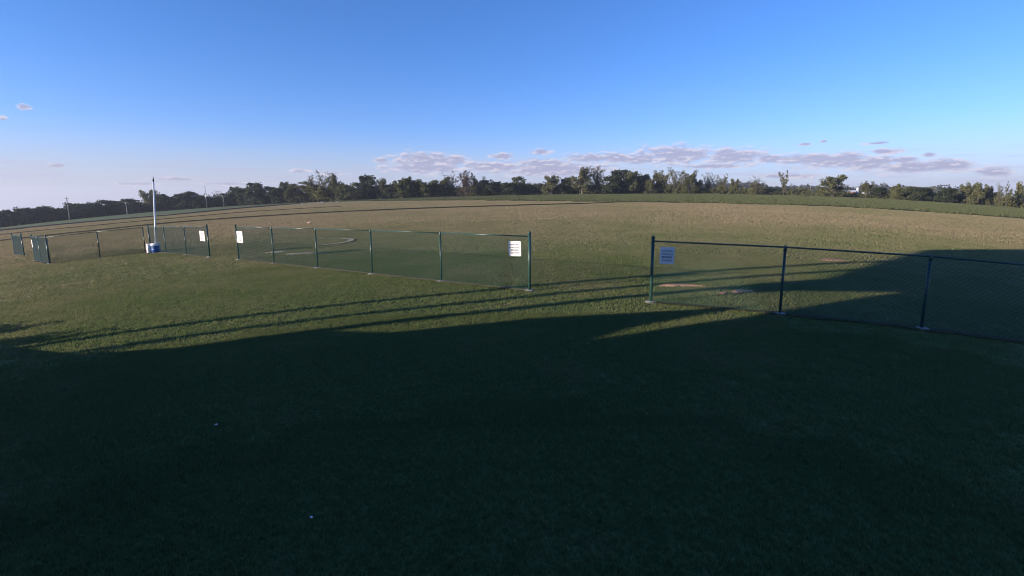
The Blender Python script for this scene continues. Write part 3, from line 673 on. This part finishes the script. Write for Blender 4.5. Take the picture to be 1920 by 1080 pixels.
TREES = [
    (-240.2, 241.4, 7.6, 6.5, 'd', 'dark low tree at the very left edge of the frame, at the short pale pole|G1'),
    (-234.4, 241.2, 7.5, 6.5, 'd', 'dark low tree immediately right of the short pale pole at the left edge|G1'),
    (-236.5, 250.0, 8.3, 7.3, 'd', 'rounded dark tree, first raised bump of the far left treeline|G1'),
    (-231.9, 251.8, 7.2, 6.8, 'd', 'low dark tree midway between the left frame edge and the tall thin pole|G1'),
    (-229.7, 255.8, 7.7, 6.9, 'd', 'slightly raised dark tree, second tree left of the tall thin utility pole|G1'),
    (-223.2, 254.6, 6.1, 6.4, 'd', 'lowest dark tree of the left line, in the notch left of the tall thin pole|G1'),
    (-227.8, 266.8, 8.3, 7.2, 'd', 'dark tree directly behind the tall thin utility pole rising over the left treeline|G1'),
    (-215.9, 260.5, 7.3, 7.6, 'd', 'dark tree immediately right of the tall thin utility pole over the left treeline|G1'),
    (-215.3, 266.6, 7.7, 7.2, 'd', 'dark tree about halfway between the tall thin pole and the pole below the treetops|G1'),
    (-213.9, 272.2, 8.1, 7.9, 'd', 'dark tree, second one left of the pole that ends just below the treetops|G1'),
    (-213.3, 280.1, 7.4, 8.2, 'd', 'dark tree immediately left of the pole that ends just below the treetops|G1'),
    (-204.7, 277.2, 7.9, 7.5, 'd', 'dark tree behind the pole below the treetops, last before the dip in the line|G1'),
    (-205.7, 286.7, 5.3, 5.4, 'o', 'low thin pale tree in the dip of the treeline just left of the white pole'),
    (-202.1, 290.0, 11.9, 10.3, 'o', 'tall ragged dark tree directly behind the white pole'),
    (-190.8, 282.6, 9.2, 7.1, 'd', 'dark tree next to the tall ragged one behind the white pole, on its right|G2'),
    (-189.7, 289.5, 7.5, 7.2, 'd', 'low dark tree between the white pole and the sunlit pale utility pole|G2'),
    (-180.5, 284.0, 8.7, 7.1, 'd', 'dark tree right behind the sunlit pale utility pole|G2'),
    (-177.7, 289.1, 9.2, 7.8, 'd', 'peaked dark tree between the sunlit pale pole and the thin tall mast|G2'),
    (-169.9, 285.5, 6.8, 7.1, 'd', 'dark tree behind the foot of the thin tall mast|G2'),
    (-171.2, 297.0, 5.3, 6.8, 'd', 'lowest dark tree, between the thin tall mast and the small wispy tree|G2'),
    (-159.9, 290.5, 7.2, 7.3, 'd', 'dark tree directly right of the utility pole beside the small wispy tree|G2'),
    (-157.3, 294.7, 10.5, 8.6, 'd', 'broad dark tree, second left of the round-topped tree above the white car|G2'),
    (-149.9, 290.3, 9.8, 8.5, 'd', 'dark tree immediately left of the round-topped tree above the white car|G2'),
    (-133.0, 284.4, 9.1, 8.3, 'd', 'dark tree just right of the round-topped tree above the white car|G2'),
    (-111.2, 267.2, 9.6, 7.8, 'd', 'dark tree behind the low yellow-green bush at the end of the dark strip|G2'),
    (-123.0, 271.9, 8.1, 6.8, 'd', 'low dark tree filling the saddle left of the broad dark tree|G2'),
    (-165.5, 293.0, 8.6, 4.9, 'b', 'small wispy tree poking up just left of the rightmost utility pole'),
    (-138.6, 279.7, 11.7, 8.2, 'd', 'tall round-topped dark tree above the parked white car'),
    (-121.3, 277.8, 11.0, 8.1, 'd', 'broad dark tree between the white car and the tall bare-topped tree'),
    (-107.3, 263.6, 3.6, 5.5, 's', 'low yellow-green bush where the dark strip ends at the trees'),
    (-99.1, 266.4, 9.6, 15.5, 'l', 'wide olive-green tree at the foot of the tall bare-topped tree'),
    (-99.4, 271.2, 15.6, 13.6, 'b', 'tall sparse tree with bare upper branches over the wide olive tree'),
    (-88.8, 262.0, 12.8, 8.7, 'o', 'loose-crowned tree just right of the tall bare-topped tree'),
    (-81.7, 254.9, 8.0, 7.4, 'd', 'low dark tree in the dip right of the tall bare-topped tree|G3'),
    (-76.5, 255.2, 8.3, 7.4, 'd', 'low dark tree immediately left of the knobbly dark tree|G3'),
    (-71.2, 259.7, 12.0, 8.1, 'd', 'knobbly dark tree standing alone above a low stretch of treeline'),
    (-64.3, 258.7, 10.2, 6.5, 'o', 'small open-crowned tree right of the knobbly dark tree'),
    (-59.4, 259.5, 7.4, 7.0, 'd', 'low dark tree left of the flat-topped light-green tree|G3'),
    (-54.0, 256.5, 10.3, 7.5, 'l', 'flat-topped tree left of the long olive crowns'),
    (-48.6, 260.4, 9.4, 9.2, 'l', 'widest olive tree, right of the flat-topped light-green tree|G4'),
    (-42.2, 257.2, 8.6, 7.5, 'l', 'olive tree between the widest olive tree and the bare-branched tree|G4'),
    (-36.4, 260.6, 9.8, 8.1, 'l', 'olive tree immediately left of the bare-branched tree|G4'),
    (-30.7, 262.6, 12.6, 8.2, 'b', 'bare-branched tree left of the reddish many-stemmed tree'),
    (-22.7, 254.3, 12.1, 10.1, 'r', 'reddish many-stemmed tree with a fan of bare branches'),
    (-17.1, 256.8, 9.5, 7.0, 'o', 'ragged tree on the right shoulder of the reddish many-stemmed tree'),
    (-12.7, 258.4, 7.9, 7.5, 'd', 'dark tree where the line starts to drop right of the reddish many-stemmed tree|G5'),
    (-7.2, 260.7, 7.0, 7.6, 'd', 'low dark tree in the lowest part of the middle treeline|G5'),
    (-1.8, 254.2, 6.5, 6.9, 'd', 'low dark tree touching the narrow round dark tree on its left|G5'),
    (3.7, 257.9, 9.0, 6.4, 'd', 'narrow round dark tree above the low middle of the treeline'),
    (7.9, 258.4, 6.1, 3.8, 'o', 'thin small tree tucked against the narrow round dark tree'),
    (11.8, 261.7, 5.6, 7.6, 'r', 'low rust-tinted tree right of the narrow round dark tree'),
    (19.4, 253.0, 9.2, 8.4, 'o', 'open-crowned tree between the rust-tinted tree and the tallest trees'),
    (26.7, 255.5, 8.3, 6.9, 'd', 'dark round tree left of the two tallest treetops'),
    (33.5, 247.6, 12.3, 10.3, 'o', 'very tall broad tree with a lacy crown, near the middle of the treeline'),
    (40.8, 250.7, 12.8, 7.3, 'b', 'tallest tree of the line, upright, right beside the broad lacy one'),
    (46.5, 245.2, 8.6, 7.7, 'd', 'dark tree on the left shoulder of the big blue-green clump right of the tallest trees|G6'),
    (53.4, 254.3, 11.6, 9.0, 'd', 'highest dark crown of the big blue-green clump right of the tallest trees|G6'),
    (57.3, 246.5, 10.5, 7.7, 'd', 'dark crown on the right half of the big blue-green clump|G6'),
    (63.0, 250.8, 9.6, 6.3, 'd', 'dark narrow crown at the right end of the big blue-green clump|G6'),
    (64.8, 244.4, 7.0, 5.6, 'o', 'small thin tree filling the dip right of the big dark clump'),
    (71.1, 249.7, 10.8, 8.8, 'o', 'broad pale-green tree above the fence gap to the left of the bare fan tree'),
    (75.8, 241.0, 11.7, 10.0, 'b', 'tall pale tree with a fan of bare twigs, first of the right-hand trees'),
    (81.0, 238.2, 10.4, 6.9, 'o', 'leafy tree right beside the pale tree with bare twigs'),
    (85.9, 240.1, 6.5, 4.5, 'o', 'small tree at the right foot of the last tall clump'),
    (91.1, 242.3, 9.6, 5.0, 'b', 'slim twiggy tree just left of the wide fan-shaped one'),
    (96.1, 240.6, 9.1, 9.0, 'b', 'wide fan-shaped twiggy tree standing in the hedgerow'),
    (100.1, 234.9, 7.0, 3.9, 'o', 'little tree at the right edge of the fan-shaped twiggy tree'),
    (104.9, 224.4, 7.8, 8.4, 'b', 'wispy tree spread in a V alone above the hedgerow'),
    (117.0, 224.6, 10.2, 5.6, 'f', 'upright forked tree alone above the hedgerow'),
    (128.7, 209.0, 8.7, 10.5, 'o', 'big round-crowned tree standing alone on the right'),
    (140.5, 206.8, 6.6, 4.7, 'o', 'small round tree beside the white silo'),
    (145.3, 205.1, 4.6, 5.6, 'd', 'low dark tree left of the narrow light-green tree in the right woods|G7'),
    (145.5, 197.1, 5.7, 3.7, 'l', 'narrow light-green tree at the start of the low right woods'),
    (148.7, 195.1, 5.3, 6.1, 'd', 'dark tree immediately right of the narrow light-green tree in the right woods|G7'),
    (146.2, 186.1, 5.0, 5.0, 'd', 'dark tree left of the thin bare sapling in the right woods|G7'),
    (151.9, 189.0, 5.6, 2.8, 'b', 'thin bare sapling sticking out of the low right woods'),
    (150.6, 180.8, 5.2, 4.5, 'd', 'low dark tree between the thin bare sapling and the ragged clump at the right edge|G7'),
    (158.2, 180.6, 7.5, 4.9, 'o', 'leftmost tall tree of the ragged clump at the right edge'),
    (157.4, 175.5, 7.2, 4.4, 'o', 'middle tree of the ragged clump at the right edge'),
    (162.7, 177.2, 6.6, 3.7, 'o', 'shorter tree on the right side of the ragged clump'),
    (157.1, 167.6, 7.5, 2.4, 'b', 'thin bare tree with two twigs near the right edge'),
    (158.6, 166.6, 7.9, 2.4, 'f', 'slim leaning forked tree near the right edge'),
    (165.5, 169.8, 8.4, 3.2, 'o', 'dark upright tree in front of the white-roofed barn at the far right'),
]
GROUPS = {'G1': 'dark trees of the far left treeline', 'G2': 'dark trees right of the white pole', 'G3': 'dark trees right of the bare-topped tree',
 'G4': 'olive-green rounded trees', 'G5': 'dark trees in the low dip', 'G6': 'dark clump right of the tallest trees', 'G7': 'dark trees of the low right woods'}
LEAF = {'d': 'leaf_dark', 'o': 'leaf_mid', 'l': 'leaf_light', 'b': 'leaf_mid', 'r': 'leaf_rust', 'f': 'leaf_mid', 's': 'leaf_light'}
NAMES = {'d': 'leafy_tree', 'o': 'open_crowned_tree', 'l': 'olive_tree_clump', 'b': 'sparse_tree', 'r': 'reddish_tree', 'f': 'forked_tree', 's': 'bush'}
NAMES['l'] = 'light_green_tree'
VAR = {}
for k, n in (('d', 6), ('o', 5), ('l', 3), ('b', 5), ('r', 2), ('f', 2), ('s', 2)):
    VAR[k] = []
    for q in range(n):
        tm, cm = make_tree(k, 100 * q + ord(k)); cm.materials.append(MAT[LEAF[k]]); VAR[k].append((tm, cm))
VAR['D'] = []
for tm, cm in VAR['d']:
    c2 = cm.copy(); c2.name = 'crown'; c2.materials.clear(); c2.materials.append(MAT['leaf_olive_sunlit']); VAR['D'].append((tm, c2))
rt = random.Random(9); count = {}
for (x, y, h, w, k, lab) in TREES:
    c = count.get(k, rt.randrange(3)); count[k] = c + 1
    kk = 'D' if (k == 'd' and math.degrees(math.atan2(x, y)) > -24 and rt.random() < 0.6) else k
    tm, cm = VAR[kk][c % len(VAR[kk])]
    e = empty(NAMES[k], (x, y, terr(x, y) - 0.1), rt.uniform(0, 6.28))
    wk = {'d': 1.5, 'l': 1.45, 'o': 1.3}.get(k, 1.25); e.scale = (w * wk, w * wk, h * 1.07 + 0.2)
    lab, _, g = lab.partition('|')
    tag(e, lab, 'bush' if k == 's' else 'tree', GROUPS.get(g, 'trees around the far side of the field'))
    part('trunk', tm, e); part('crown', cm, e)

# scrub and undergrowth between and behind the trunks
def scrub(name, pts, hfun, depth, density, size, mat, seed, kind='stuff'):
    nr = np.random.RandomState(seed)
    P = resample(pts, 400); cl = []
    L = float(np.hypot(*np.diff(P, axis=0).T).sum())
    n = int(L * density)
    for _ in range(n):
        i = nr.randint(0, 399); f = nr.rand(); q = P[i] * (1 - f) + P[i + 1] * f
        rr = math.hypot(*q); q = q * (1 + (nr.rand() - .3) * depth / rr)
        a = math.degrees(math.atan2(q[0], q[1])); H = hfun(a) * (0.75 + 0.5 * nr.rand()); r = H * 0.28
        cl.append((q[0], q[1], terr(q[0], q[1]) + nr.rand() ** 0.8 * (H - r), r, 16))
    me = leaf_mesh(name, cl, nr, size, mat)
    o = link(bpy.data.objects.new(name, me)); o['kind'] = kind
    return o
def ring_pts(a0, a1, rf, n=40): return [pol(a, rf(a)) for a in np.linspace(a0, a1, n)]
def rad(a): return float(np.interp(a, [-60, -44.5, -40, -36, -32, -29, -22, -18, -13, -4, 8, 16, 31, 37, 41, 44.5, 60], [335, 338, 348, 352, 348, 338, 298, 278, 268, 262, 258, 258, 256, 252, 246, 240, 232]))
scrub('undergrowth', ring_pts(-58, 18.5, rad), lambda a: float(np.interp(a, [-60, -45, -30, -20, 0, 18], [7.0, 6.6, 6.4, 6.4, 6.0, 5.4])), 12, 11.0, 0.9, MAT['leaf_dark'], 3)
scrub('hedgerow', ring_pts(15, 56, lambda a: rad(a) - 2), lambda a: float(np.interp(a, [15, 20, 32, 32.6, 34.8, 35.6, 38, 60], [4.6, 4.0, 3.8, 2.2, 2.2, 3.8, 4.6, 5.2])), 6, 12, 0.6, MAT['leaf_mid'], 4)
scrub('distant_woods', ring_pts(-65, 65, lambda a: 760 + 60 * math.sin(a * .11)), lambda a: 10 + 3.0 * math.sin(a * .37) + 2 * math.sin(a * 1.13), 60, 2.2, 2.6, MAT['distant'], 5)

# ---------------------------------------------------------------- utility poles along the far road
def utility_pole(x, y, h, label, arm=True, r=0.22, mat='wood'):
    t = empty('utility_pole', (x, y, terr(x, y))); tag(t, label, 'utility pole', 'utility poles in front of the left treeline')
    bm = bmesh.new(); lathe(bm, [(r, -0.2), (r * 0.65, h)], 8); obj('pole_shaft', bm, MAT[mat], t, True)
    if arm:
        bm = bmesh.new(); box(bm, 0, 0, h - 0.6, 2.2, 0.12, 0.14); obj('crossarm', bm, MAT[mat], t)
        for sx in (-0.95, 0, 0.95):
            bm = bmesh.new(); lathe(bm, [(0.05, h - 0.52), (0.08, h - 0.45), (0.05, h - 0.38), (0.07, h - 0.33), (0.03, h - 0.28)], 8, (sx, 0, 0)); obj('insulator', bm, MAT['bolt'], t)
utility_pole(-248.2 * .97, 252.8 * .97, 6.3, 'short pale pole in front of the woods at the left edge', r=.26)
utility_pole(-207.9 * .97, 242.6 * .97, 10.4, 'tall thin utility pole rising above the far left treeline', r=.24)
utility_pole(-199.2 * .97, 267.8 * .97, 6.4, 'utility pole left of the white pole, ending just below the treetops', r=.26)
utility_pole(-191.8 * .97, 299.4 * .97, 7.4, 'sunlit pale utility pole to the right of the white pole', r=.30)
utility_pole(-191.7 * .93, 307.7 * .93, 4.6, 'short dim pole between the sunlit pole and the thin tall mast', r=.2)
utility_pole(-167.2 * .97, 284.0 * .97, 11.6, 'thin mast reaching highest above the trees right of the white pole', arm=False, r=.17, mat='bolt')
utility_pole(-163.9 * .97, 295.0 * .97, 6.0, 'pale utility pole beside the small wispy tree', r=.30)
t = empty('marker_post', (-160.8, 314.0, terr(-160.8, 314.0))); tag(t, 'short white marker post left of the parked white car', 'post')
bm = bmesh.new(); box(bm, 0, 0, 1.15, 0.5, 0.3, 2.3, bevel=0.03); obj('post_body', bm, MAT['white_plastic'], t)
bm = bmesh.new(); box(bm, 0, 0, 2.38, 0.62, 0.42, 0.12, bevel=0.02); obj('cap', bm, MAT['white_plastic'], t)
t = empty('marker_post', (-122.5, 280.6, terr(-122.5, 280.6))); tag(t, 'tiny white marker post right of the parked white car', 'post')
bm = bmesh.new(); box(bm, 0, 0, 0.55, 0.35, 0.25, 1.1, bevel=0.03); obj('post_body', bm, MAT['white_plastic'], t)
bm = bmesh.new(); box(bm, 0, 0, 1.15, 0.45, 0.35, 0.10, bevel=0.02); obj('cap', bm, MAT['white_plastic'], t)

# ---------------------------------------------------------------- white car by the woods
x, y = -134.3, 282.3
t = empty('parked_car', (x, y, terr(x, y)), R(24)); tag(t, 'small white car parked in front of the far woods', 'car')
def prism(bm, outline, y0, y1, inset=0.0):
    a = [bm.verts.new((px, y0, pz)) for px, pz in outline]; b = [bm.verts.new((px, y1, pz)) for px, pz in outline]
    n = len(outline)
    for k in range(n): bm.faces.new((a[k], a[(k + 1) % n], b[(k + 1) % n], b[k]))
    bm.faces.new(a[::-1]); bm.faces.new(b)
bm = bmesh.new()
prism(bm, [(-2.2, .35), (2.2, .35), (2.25, .7), (1.3, .92), (0.75, 1.42), (-1.1, 1.45), (-1.75, 1.0), (-2.25, .95)], -.88, .88)
bmesh.ops.recalc_face_normals(bm, faces=bm.faces); bmesh.ops.bevel(bm, geom=list(bm.edges), offset=0.06, segments=2, affect='EDGES'); obj('car_body', bm, MAT['carwhite'], t)
for s in (-1, 1):
    bm = bmesh.new(); prism(bm, [(1.12, .95), (.68, 1.36), (-1.02, 1.38), (-1.5, 1.02)], s * .885 - .008, s * .885 + .008); bmesh.ops.recalc_face_normals(bm, faces=bm.faces); obj('side_window', bm, MAT['glass'], t)
    for xx in (-1.4, 1.4):
        bm = bmesh.new(); tube(bm, (xx, s * .70, .33), (xx, s * .90, .33), .33, seg=16); w_ = obj('wheel', bm, MAT['rubber'], t)
        bm = bmesh.new(); tube(bm, (xx, s * .89, .33), (xx, s * .915, .33), .19, seg=12); obj('rim', bm, MAT['bolt'], w_)

# low white-roofed trailer half hidden at the wood's edge
x, y = -44.3, 262.0
t = empty('trailer', (x, y, terr(x, y)), R(5)); tag(t, 'low white trailer half hidden at the foot of the olive trees', 'trailer')
bm = bmesh.new(); box(bm, 0, 0, .95, 3.6, 1.6, 1.1, bevel=0.05); obj('trailer_body', bm, MAT['white_plastic'], t)
bm = bmesh.new(); box(bm, 0, 0, .33, 3.2, 1.3, .12); obj('chassis', bm, MAT['dark'], t)
for s in (-1, 1):
    bm = bmesh.new(); tube(bm, (0, s * .70, .3), (0, s * .85, .3), .3, seg=12); obj('wheel', bm, MAT['rubber'], t)

# ---------------------------------------------------------------- farmyard behind the hedge
def shed(name, a, r, w, d, h, roofh, label, rz=0.0, cat='barn'):
    x, y = pol(a, r); t = empty(name, (x, y, terr(x, y)), R(-a + rz)); tag(t, label, cat)
    bm = bmesh.new(); box(bm, 0, 0, h / 2, w, d, h); wl = obj('wall', bm, MAT['barnred'], t)
    bm = bmesh.new(); prism(bm, [(-d / 2 - .3, h - .05), (d / 2 + .3, h - .05), (d / 2 + .3, h + .08), (0, h + roofh), (-d / 2 - .3, h + .08)], -w / 2 - .3, w / 2 + .3)
    bmesh.ops.transform(bm, matrix=Matrix.Rotation(R(90), 4, 'Z'), verts=bm.verts); bmesh.ops.recalc_face_normals(bm, faces=bm.faces)
    obj('roof', bm, MAT['roofwhite'], t)
    for k in range(3):
        bm = bmesh.new(); box(bm, -w * .3 + k * w * .3, -d / 2 - .02, h * .5, w * .12, .08, h * .45); obj('door' if k == 1 else 'window', bm, MAT['dark'], t)
    return t
shed('barn', 32.95, 285, 4.2, 5, 2.3, 0.9, 'low red shed with a white roof left of the white silo')
shed('barn', 34.75, 285, 3.2, 5, 2.1, 0.9, 'small red shed with a white roof right of the rounded white tank')
shed('barn', 43.7, 262, 4.6, 5, 3.2, 1.0, 'white-roofed barn showing behind the hedge at the far right edge')
x, y = pol(33.55, 285)
t = empty('silo', (x, y, terr(x, y))); tag(t, 'narrow white silo standing between the low red shed and a small round tree', 'silo')
bm = bmesh.new(); lathe(bm, [(.62, 0), (.62, 4.0)], 16); s_ = obj('silo_wall', bm, MAT['roofwhite'], t, True)
bm = bmesh.new(); lathe(bm, [(.66, 4.0), (.58, 4.3), (.35, 4.55), (.05, 4.65)], 16); obj('roof', bm, MAT['roofwhite'], t, True)
bm = bmesh.new()
for k in range(9): box(bm, 0, -.68, .4 + k * .42, .3, .05, .05)
obj('ladder', bm, MAT['dark'], t)
x, y = pol(34.05, 283)
t = empty('storage_tank', (x, y, terr(x, y))); tag(t, 'round-topped pale tank just right of the white silo', 'tank')
bm = bmesh.new(); lathe(bm, [(1.15, 0), (1.15, 1.5), (1.02, 2.0), (.65, 2.4), (.1, 2.55)], 18); obj('tank_body', bm, MAT['roofwhite'], t, True)
bm = bmesh.new(); lathe(bm, [(.22, 2.45), (.22, 2.68), (.05, 2.7)], 10); obj('hatch', bm, MAT['dark'], t)
x, y = pol(29.8, 268)
t = empty('aerial_mast', (x, y, terr(x, y))); tag(t, 'thin mast above the hedgerow left of the big lone tree', 'mast')
bm = bmesh.new(); lathe(bm, [(.13, 0), (.09, 9.2)], 6); obj('mast_shaft', bm, MAT['bolt'], t)
bm = bmesh.new()
for k in range(4): box(bm, 0, 0, 7.6 + k * .45, 1.0 - k * .12, .05, .05)
obj('aerial', bm, MAT['bolt'], t)
# pale stones at the foot of the wood
rs = random.Random(3)
for k, (a, r, s, lb) in enumerate([(-21.3, 250, .40, 'second pale stone from the left at the foot of the wood'), (-20.1, 249, .55, 'largest pale stone at the foot of the wood, middle of the row'),
        (-19.3, 250, .35, 'small pale stone just right of the largest one at the foot of the wood'), (-18.6, 251, .42, 'rightmost pale stone at the foot of the wood'), (-22.0, 252, .3, 'leftmost and smallest pale stone at the foot of the wood')]):
    x, y = pol(a, r); bm = bmesh.new(); bmesh.ops.create_icosphere(bm, subdivisions=2, radius=1.0)
    for v in bm.verts: v.co = Vector((v.co.x * s * 1.6, v.co.y * s, max(-.1, v.co.z) * s * .7)) * (1 + rs.uniform(-.16, .16))
    o = obj('stone', bm, MAT['stone'], None, False); o.location = (x, y, terr(x, y) + .1)
    tag(o, lb, 'stone', 'pale stones along the wood edge')
# small things lying on the grass
def lump(name, x, y, s, mat, label, cat, flat=.6, group=None):
    bm = bmesh.new(); bmesh.ops.create_icosphere(bm, subdivisions=2, radius=1.0)
    for v in bm.verts: v.co = Vector((v.co.x * s, v.co.y * s * .8, v.co.z * s * flat)) * (1 + rs.uniform(-.2, .2))
    o = obj(name, bm, mat, None); o.location = (x, y, terr(x, y) + s * flat * .9 + .02); tag(o, label, cat, group)
lump('orange_marker', -22.6, 57.5, .26, simple('orange_cloth', (.50, .33, .24), .8), 'small pale orange marker lying in the field behind the middle fence', 'marker', .5)
lump('litter_scrap', -4.0, 6.5, .022, MAT['white_plastic'], 'tiny white scrap on the shaded lawn, left of centre', 'litter', .5)
lump('litter_scrap', -1.9, 4.4, .016, MAT['white_plastic'], 'tiny white scrap on the shaded lawn near the bottom edge', 'litter', .5)

# ---------------------------------------------------------------- unseen buildings added behind the camera, shaped to throw the long evening shadows
DAZ = R(SUN_AZ + 180)
K = math.tan(R(SUN_EL)) / math.tan(R(9.0))      # roof heights
def uv(u, v): return (u * math.sin(DAZ) - v * math.cos(DAZ), u * math.cos(DAZ) + v * math.sin(DAZ))
def local_empty(name, u, v):
    x, y = uv(u, v); return empty(name, (x, y, 0), math.pi / 2 - DAZ)    # local +X = u, local +Y = v
t = local_empty('shadow_caster_house', -4.6, 0.0); tag(t, 'large tan gable-roofed shadow caster added behind the camera', 'building')  # added out of view to keep the foreground in shadow
bm = bmesh.new(); box(bm, -8, -4.9, 2.6, 16, 26.4, 6.2); obj('wall', bm, MAT['siding'], t)
bm = bmesh.new(); prism(bm, [(-16.4, 5.6), (.3, 5.6), (.3, 5.9), (-8, 11.2 * K), (-16.4, 5.9)], -18.4, 8.55); bmesh.ops.recalc_face_normals(bm, faces=bm.faces); obj('roof', bm, MAT['shingle'], t)
for vv in (-12, -8, 4):
    bm = bmesh.new(); box(bm, .02, vv, 2.2, .08, 1.4, 1.2); w_ = obj('window', bm, MAT['glass'], t)
    bm = bmesh.new(); box(bm, .05, vv, 1.55, .14, 1.6, .08); box(bm, .05, vv, 2.85, .14, 1.6, .08); box(bm, .05, vv - .74, 2.2, .12, .08, 1.2); box(bm, .05, vv + .74, 2.2, .12, .08, 1.2); obj('frame', bm, MAT['white_plastic'], w_)
bm = bmesh.new(); box(bm, .03, -3, 1.1, .08, 1.0, 2.2); obj('door', bm, MAT['darkred'], t)
# added shelter, unseen: high roof on posts shaped to cast the long streaks
t = local_empty('shadow_caster_roof', -9.2, 0.0); tag(t, 'tall single-pitch roof on posts added out of view to cast shadows', 'shelter')
bm = bmesh.new()
def slab(bm, V, dz):
    vs = [bm.verts.new(p) for p in V] + [bm.verts.new((p[0], p[1], p[2] + dz)) for p in V]
    for f in ((0, 1, 2, 3), (7, 6, 5, 4), (0, 4, 5, 1), (1, 5, 6, 2), (2, 6, 7, 3), (3, 7, 4, 0)): bm.faces.new([vs[i] for i in f])
    bmesh.ops.recalc_face_normals(bm, faces=bm.faces)
slab(bm, [(0, 9.15, 5.9), (0, 12.2, 5.9), (-17.5, 12.2, 14.8), (-17.5, 9.15, 14.8)], .25)
slab(bm, [(0, 12.2, 5.25), (0, 17.4, 8.05), (-17.5, 17.4, 14.9), (-17.5, 12.2, 14.7)], .25); obj('roof', bm, MAT['shingle'], t)
for vv, wd, dn in ((14.75, .28, 1), (13.3, .28, 1), (12.05, .34, 1)):
    hh = 5.3 + (vv - 12.2) * .54
    bm = bmesh.new(); box(bm, -.2, vv, hh / 2 - .4, wd, wd, hh + .8); obj('post', bm, MAT['wood'], t)
    bm = bmesh.new(); box(bm, -17, vv, 5.7 * K, wd, wd, 12.4 * K); obj('post', bm, MAT['wood'], t)
# board added below the roof, cut to the outline of the wanted shadow
def panel(a_, u0, u1, name, mat, t):
    bm = bmesh.new(); A = [bm.verts.new((u0, v_, z_)) for v_, z_ in a_]; B = [bm.verts.new((u1, v_, z_)) for v_, z_ in a_]
    n = len(a_); bm.faces.new(A); bm.faces.new(B[::-1])
    for k in range(n): bm.faces.new((A[k], B[k], B[(k + 1) % n], A[(k + 1) % n]))
    bmesh.ops.recalc_face_normals(bm, faces=bm.faces); return obj(name, bm, mat, t)
panel([(9.16, 5.5), (9.96, 5.3), (10.5, 5.0), (11.0, 4.75), (11.2, 4.45), (12.19, 4.45), (12.19, 6.3), (9.16, 6.3)], -.45, -.55, 'shadow_board', MAT['siding'], t)
# low panel added out of view, its top edge shaped to shade the lawn
t = local_empty('shadow_caster_low', -9.6, 0.0); tag(t, 'low peaked panel added out of view to shade the near lawn', 'shed')
panel([(8.6, -.5), (8.6, 3.0), (9.2, 3.35), (9.85, 4.2), (10.3, 3.55), (10.9, 3.0), (11.1, 2.3), (11.95, 2.0), (12.3, 1.25), (13.1, .72), (14.9, .25), (15.4, -.1), (15.4, -.9)], 0, -.8, 'wall', MAT['siding'], t)
# unseen panel added here, flared to give the slanting shadow edge
t = local_empty('shadow_caster_wing', -6.0, 0.0); tag(t, 'flared panel added out of view to shape the edge of the shadow', 'wall')
panel([(8.0, -.3), (8.7, -.3), (8.75, 2.4), (9.05, 3.25), (9.46, 3.9), (9.96, 4.7), (11.0, 7.0), (8.0, 9.0)], 0, -.12, 'shadow_panel', MAT['siding'], t)
panel([(8.0, 9.0), (11.0, 7.0), (11.05, 7.08), (8.0, 9.1)], .06, -.18, 'coping', MAT['white_plastic'], t)
# added shrubs out of view, placed to shade the left lawn edge in patches
tm, cm = VAR['o'][1]
for (u_, v_, w_, h_, lb) in ((-12.5, 15.3, 2.4, 2.0, 'wide leafy shade caster added out of view, left of the frame'), (-13.5, 17.6, 3.2, 1.7, 'lower leafy shade caster added out of view, left of the frame'), (-12.8, 13.0, 1.4, 2.5, 'slim tall leafy shade caster added out of view, left of the frame')):
    x, y = uv(u_, v_); e = empty('shade_shrub', (x, y, terr(x, y) - .05)); e.scale = (w_, w_, h_)
    tag(e, lb, 'shade_shrub', 'leafy shade casters added out of view'); part('stem', tm, e); part('foliage', cm, e)

# evening air
bm = bmesh.new(); bmesh.ops.create_cube(bm, size=1.0)
bmesh.ops.transform(bm, matrix=Matrix.Translation((0, 0, -38)) @ Matrix.Diagonal((5400, 5400, 190, 1)), verts=bm.verts)
hm = bpy.data.materials.new('evening_air'); hm.use_nodes = True; ht = hm.node_tree; ht.nodes.clear()
pv = ht.nodes.new('ShaderNodeVolumePrincipled'); pv.inputs['Color'].default_value = (0.80, 0.86, 1.0, 1); pv.inputs['Density'].default_value = HAZE_DENSITY
pv.inputs['Anisotropy'].default_value = 0.2
om = ht.nodes.new('ShaderNodeOutputMaterial'); ht.links.new(pv.outputs[0], om.inputs['Volume'])
o = obj('haze', bm, hm, None); o['kind'] = 'stuff'
